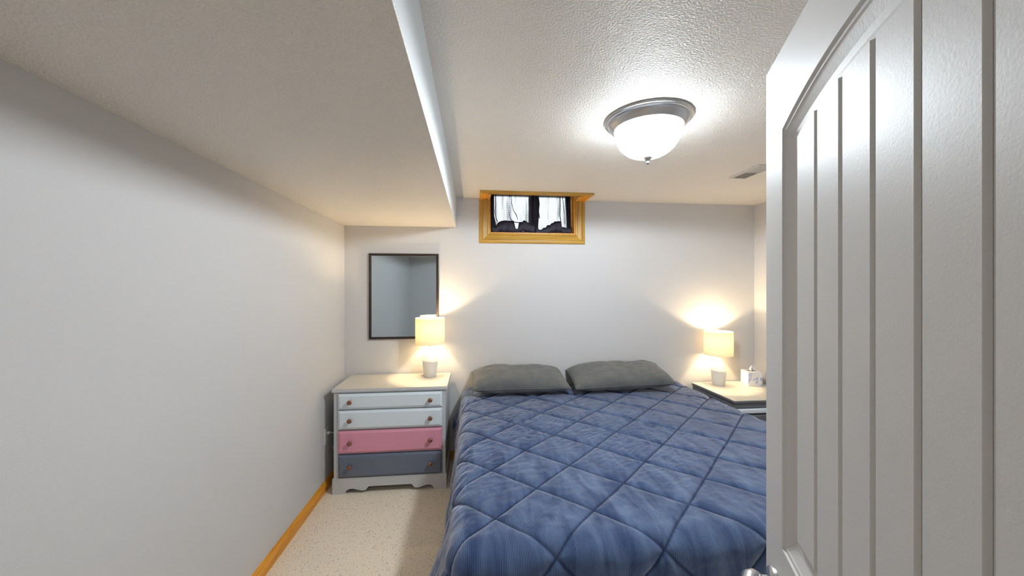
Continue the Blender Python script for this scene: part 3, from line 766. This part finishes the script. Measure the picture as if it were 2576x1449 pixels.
def pillow(label, loc, rot, lx, ly, lz, seed):
    t = thing('pillow', label, 'pillow', loc, 0); t.rotation_euler = rot
    n1, n2 = 90, 56; top, bot = {}, {}
    b = BM()
    def shape(u, v):
        # outline with slightly pinched sides and pointed corners
        x = u*lx/2*(1-.030*(1-v*v)*abs(u)**3 - .0*v); y = v*ly/2*(1-.05*(1-u*u)*abs(v)**3)
        k = max(0, 1-abs(u)**3.6)**.55*max(0, 1-abs(v)**3.2)**.50
        return x, y, k
    for j in range(n2+1):
        v = -1+2*j/n2
        for i in range(n1+1):
            u = -1+2*i/n1; x, y, k = shape(u, v)
            edge = 1-max(abs(u), abs(v))
            cr = .008*noise.noise((x*9+seed, y*12, 2))+.0025*noise.noise((x*34+y*18, y*44, seed))+.004*(1-2*abs(noise.noise((x*9-y*14, y*16+x*5, seed+3))))
            pk = .004*math.exp(-(edge/.12)**2)*math.sin((x+y*1.0)*150+seed)
            sag = .012*noise.noise((x*3.2, y*3.5, seed*1.7))
            zt = k*lz*.60+ (cr+pk+sag)*min(1,k*2.2); zb = -k*lz*.40 + (cr)*min(1,k*2)
            top[i, j] = b.verts.new((x, y, zt))
            bot[i, j] = top[i, j] if (i in (0, n1) or j in (0, n2)) else b.verts.new((x, y, zb))
    for j in range(n2):
        for i in range(n1):
            b.faces.new((top[i,j], top[i+1,j], top[i+1,j+1], top[i,j+1]))
            b.faces.new((bot[i,j], bot[i,j+1], bot[i+1,j+1], bot[i+1,j]))
    obj('pillow_body', b, M['pillow'], t, True)
    pts = []
    for s_, rng in ((0, 40), (1, 24), (2, 40), (3, 24)):
        for i in range(rng):
            q = -1+2*i/rng
            u, v = [(q,-1),(1,q),(-q,1),(-1,-q)][s_]
            x, y, k = shape(u, v); pts.append((x, y, .0015*math.sin(i*2.1)))
    b = BM(); add_tube(b, pts, .0022, 6, True); obj('piping', b, M['pillow'], t, True)
    return t
pillow('soft grey cotton pillow on the left side of the bed, nearest the dresser', (.40, 3.195, .762), (R(9), R(1), R(2)), .83, .40, .185, 1.3)
pillow('soft grey cotton pillow on the right side of the bed, nearest the nightstand', (1.30, 3.185, .772), (R(11), R(-2), R(-2)), .88, .40, .185, 4.1)

# ------------------------------------------------------------------ outlet with plugged cord
ot = thing('wall_outlet', 'white electrical outlet plate on the left wall beside the dresser', 'outlet', (XL, 2.99, .42))
obj('cover_plate', add_box(BM(), .0003, .006, -.036, .036, -.060, .060, .002, 2), M['white_plastic'], ot)
for z in (.024, -.024):
    r_ = obj('receptacle', add_box(BM(), .0055, .0085, -.016, .016, z-.014, z+.014, .001, 1), M['white_plastic'], ot)
pc = thing('power_cord', 'white plug and cord hanging from the outlet behind the dresser', 'cord', (XL+.0088, 2.99, .444))
obj('plug', add_box(BM(), 0, .022, -.010, .010, -.009, .009, .002, 2), M['white_plastic'], pc)
b = BM(); add_tube(b, [(.022,0,0),(.032,.004,-.001),(.042,.02,-.012),(.046,.05,-.05),(.046,.06,-.10),(.046,.06,-.118)], .0028, 8); obj('cord', b, M['white_plastic'], pc, True)
b = BM(); add_lathe(b, [(0,-.028),(.012,-.026),(.021,-.018),(.026,-.004),(.024,.012),(.015,.024),(0,.028)], 24, (.046,.06,-.142)); o = obj('adapter', b, M['pink_plastic'], pc, True); o['label'] = 'round pink adapter on the cord'

# ------------------------------------------------------------------ fill light added in the hallway, unseen behind the viewer
hl = thing('hall_fill_light', 'unseen flat round fill light added on the hallway ceiling behind the viewer', 'ceiling light', (0, -.70, ZC))
hm = mat('hall_fill_glow', (.9,.9,.9), .4); hb_ = hm.node_tree.nodes['Principled BSDF']; hb_.inputs['Emission Color'].default_value = (.92,.96,1,1); hb_.inputs['Emission Strength'].default_value = HALL_FILL_E
obj('fill_housing', add_lathe(BM(), [(0,-.001),(.15,-.001),(.15,-.03),(.14,-.032),(0,-.032)], 40), M['white_plastic'], hl, angle=40)
obj('fill_diffuser', add_lathe(BM(), [(.135,-.0325),(.12,-.045),(.06,-.052),(0,-.053)], 40), hm, hl, True)
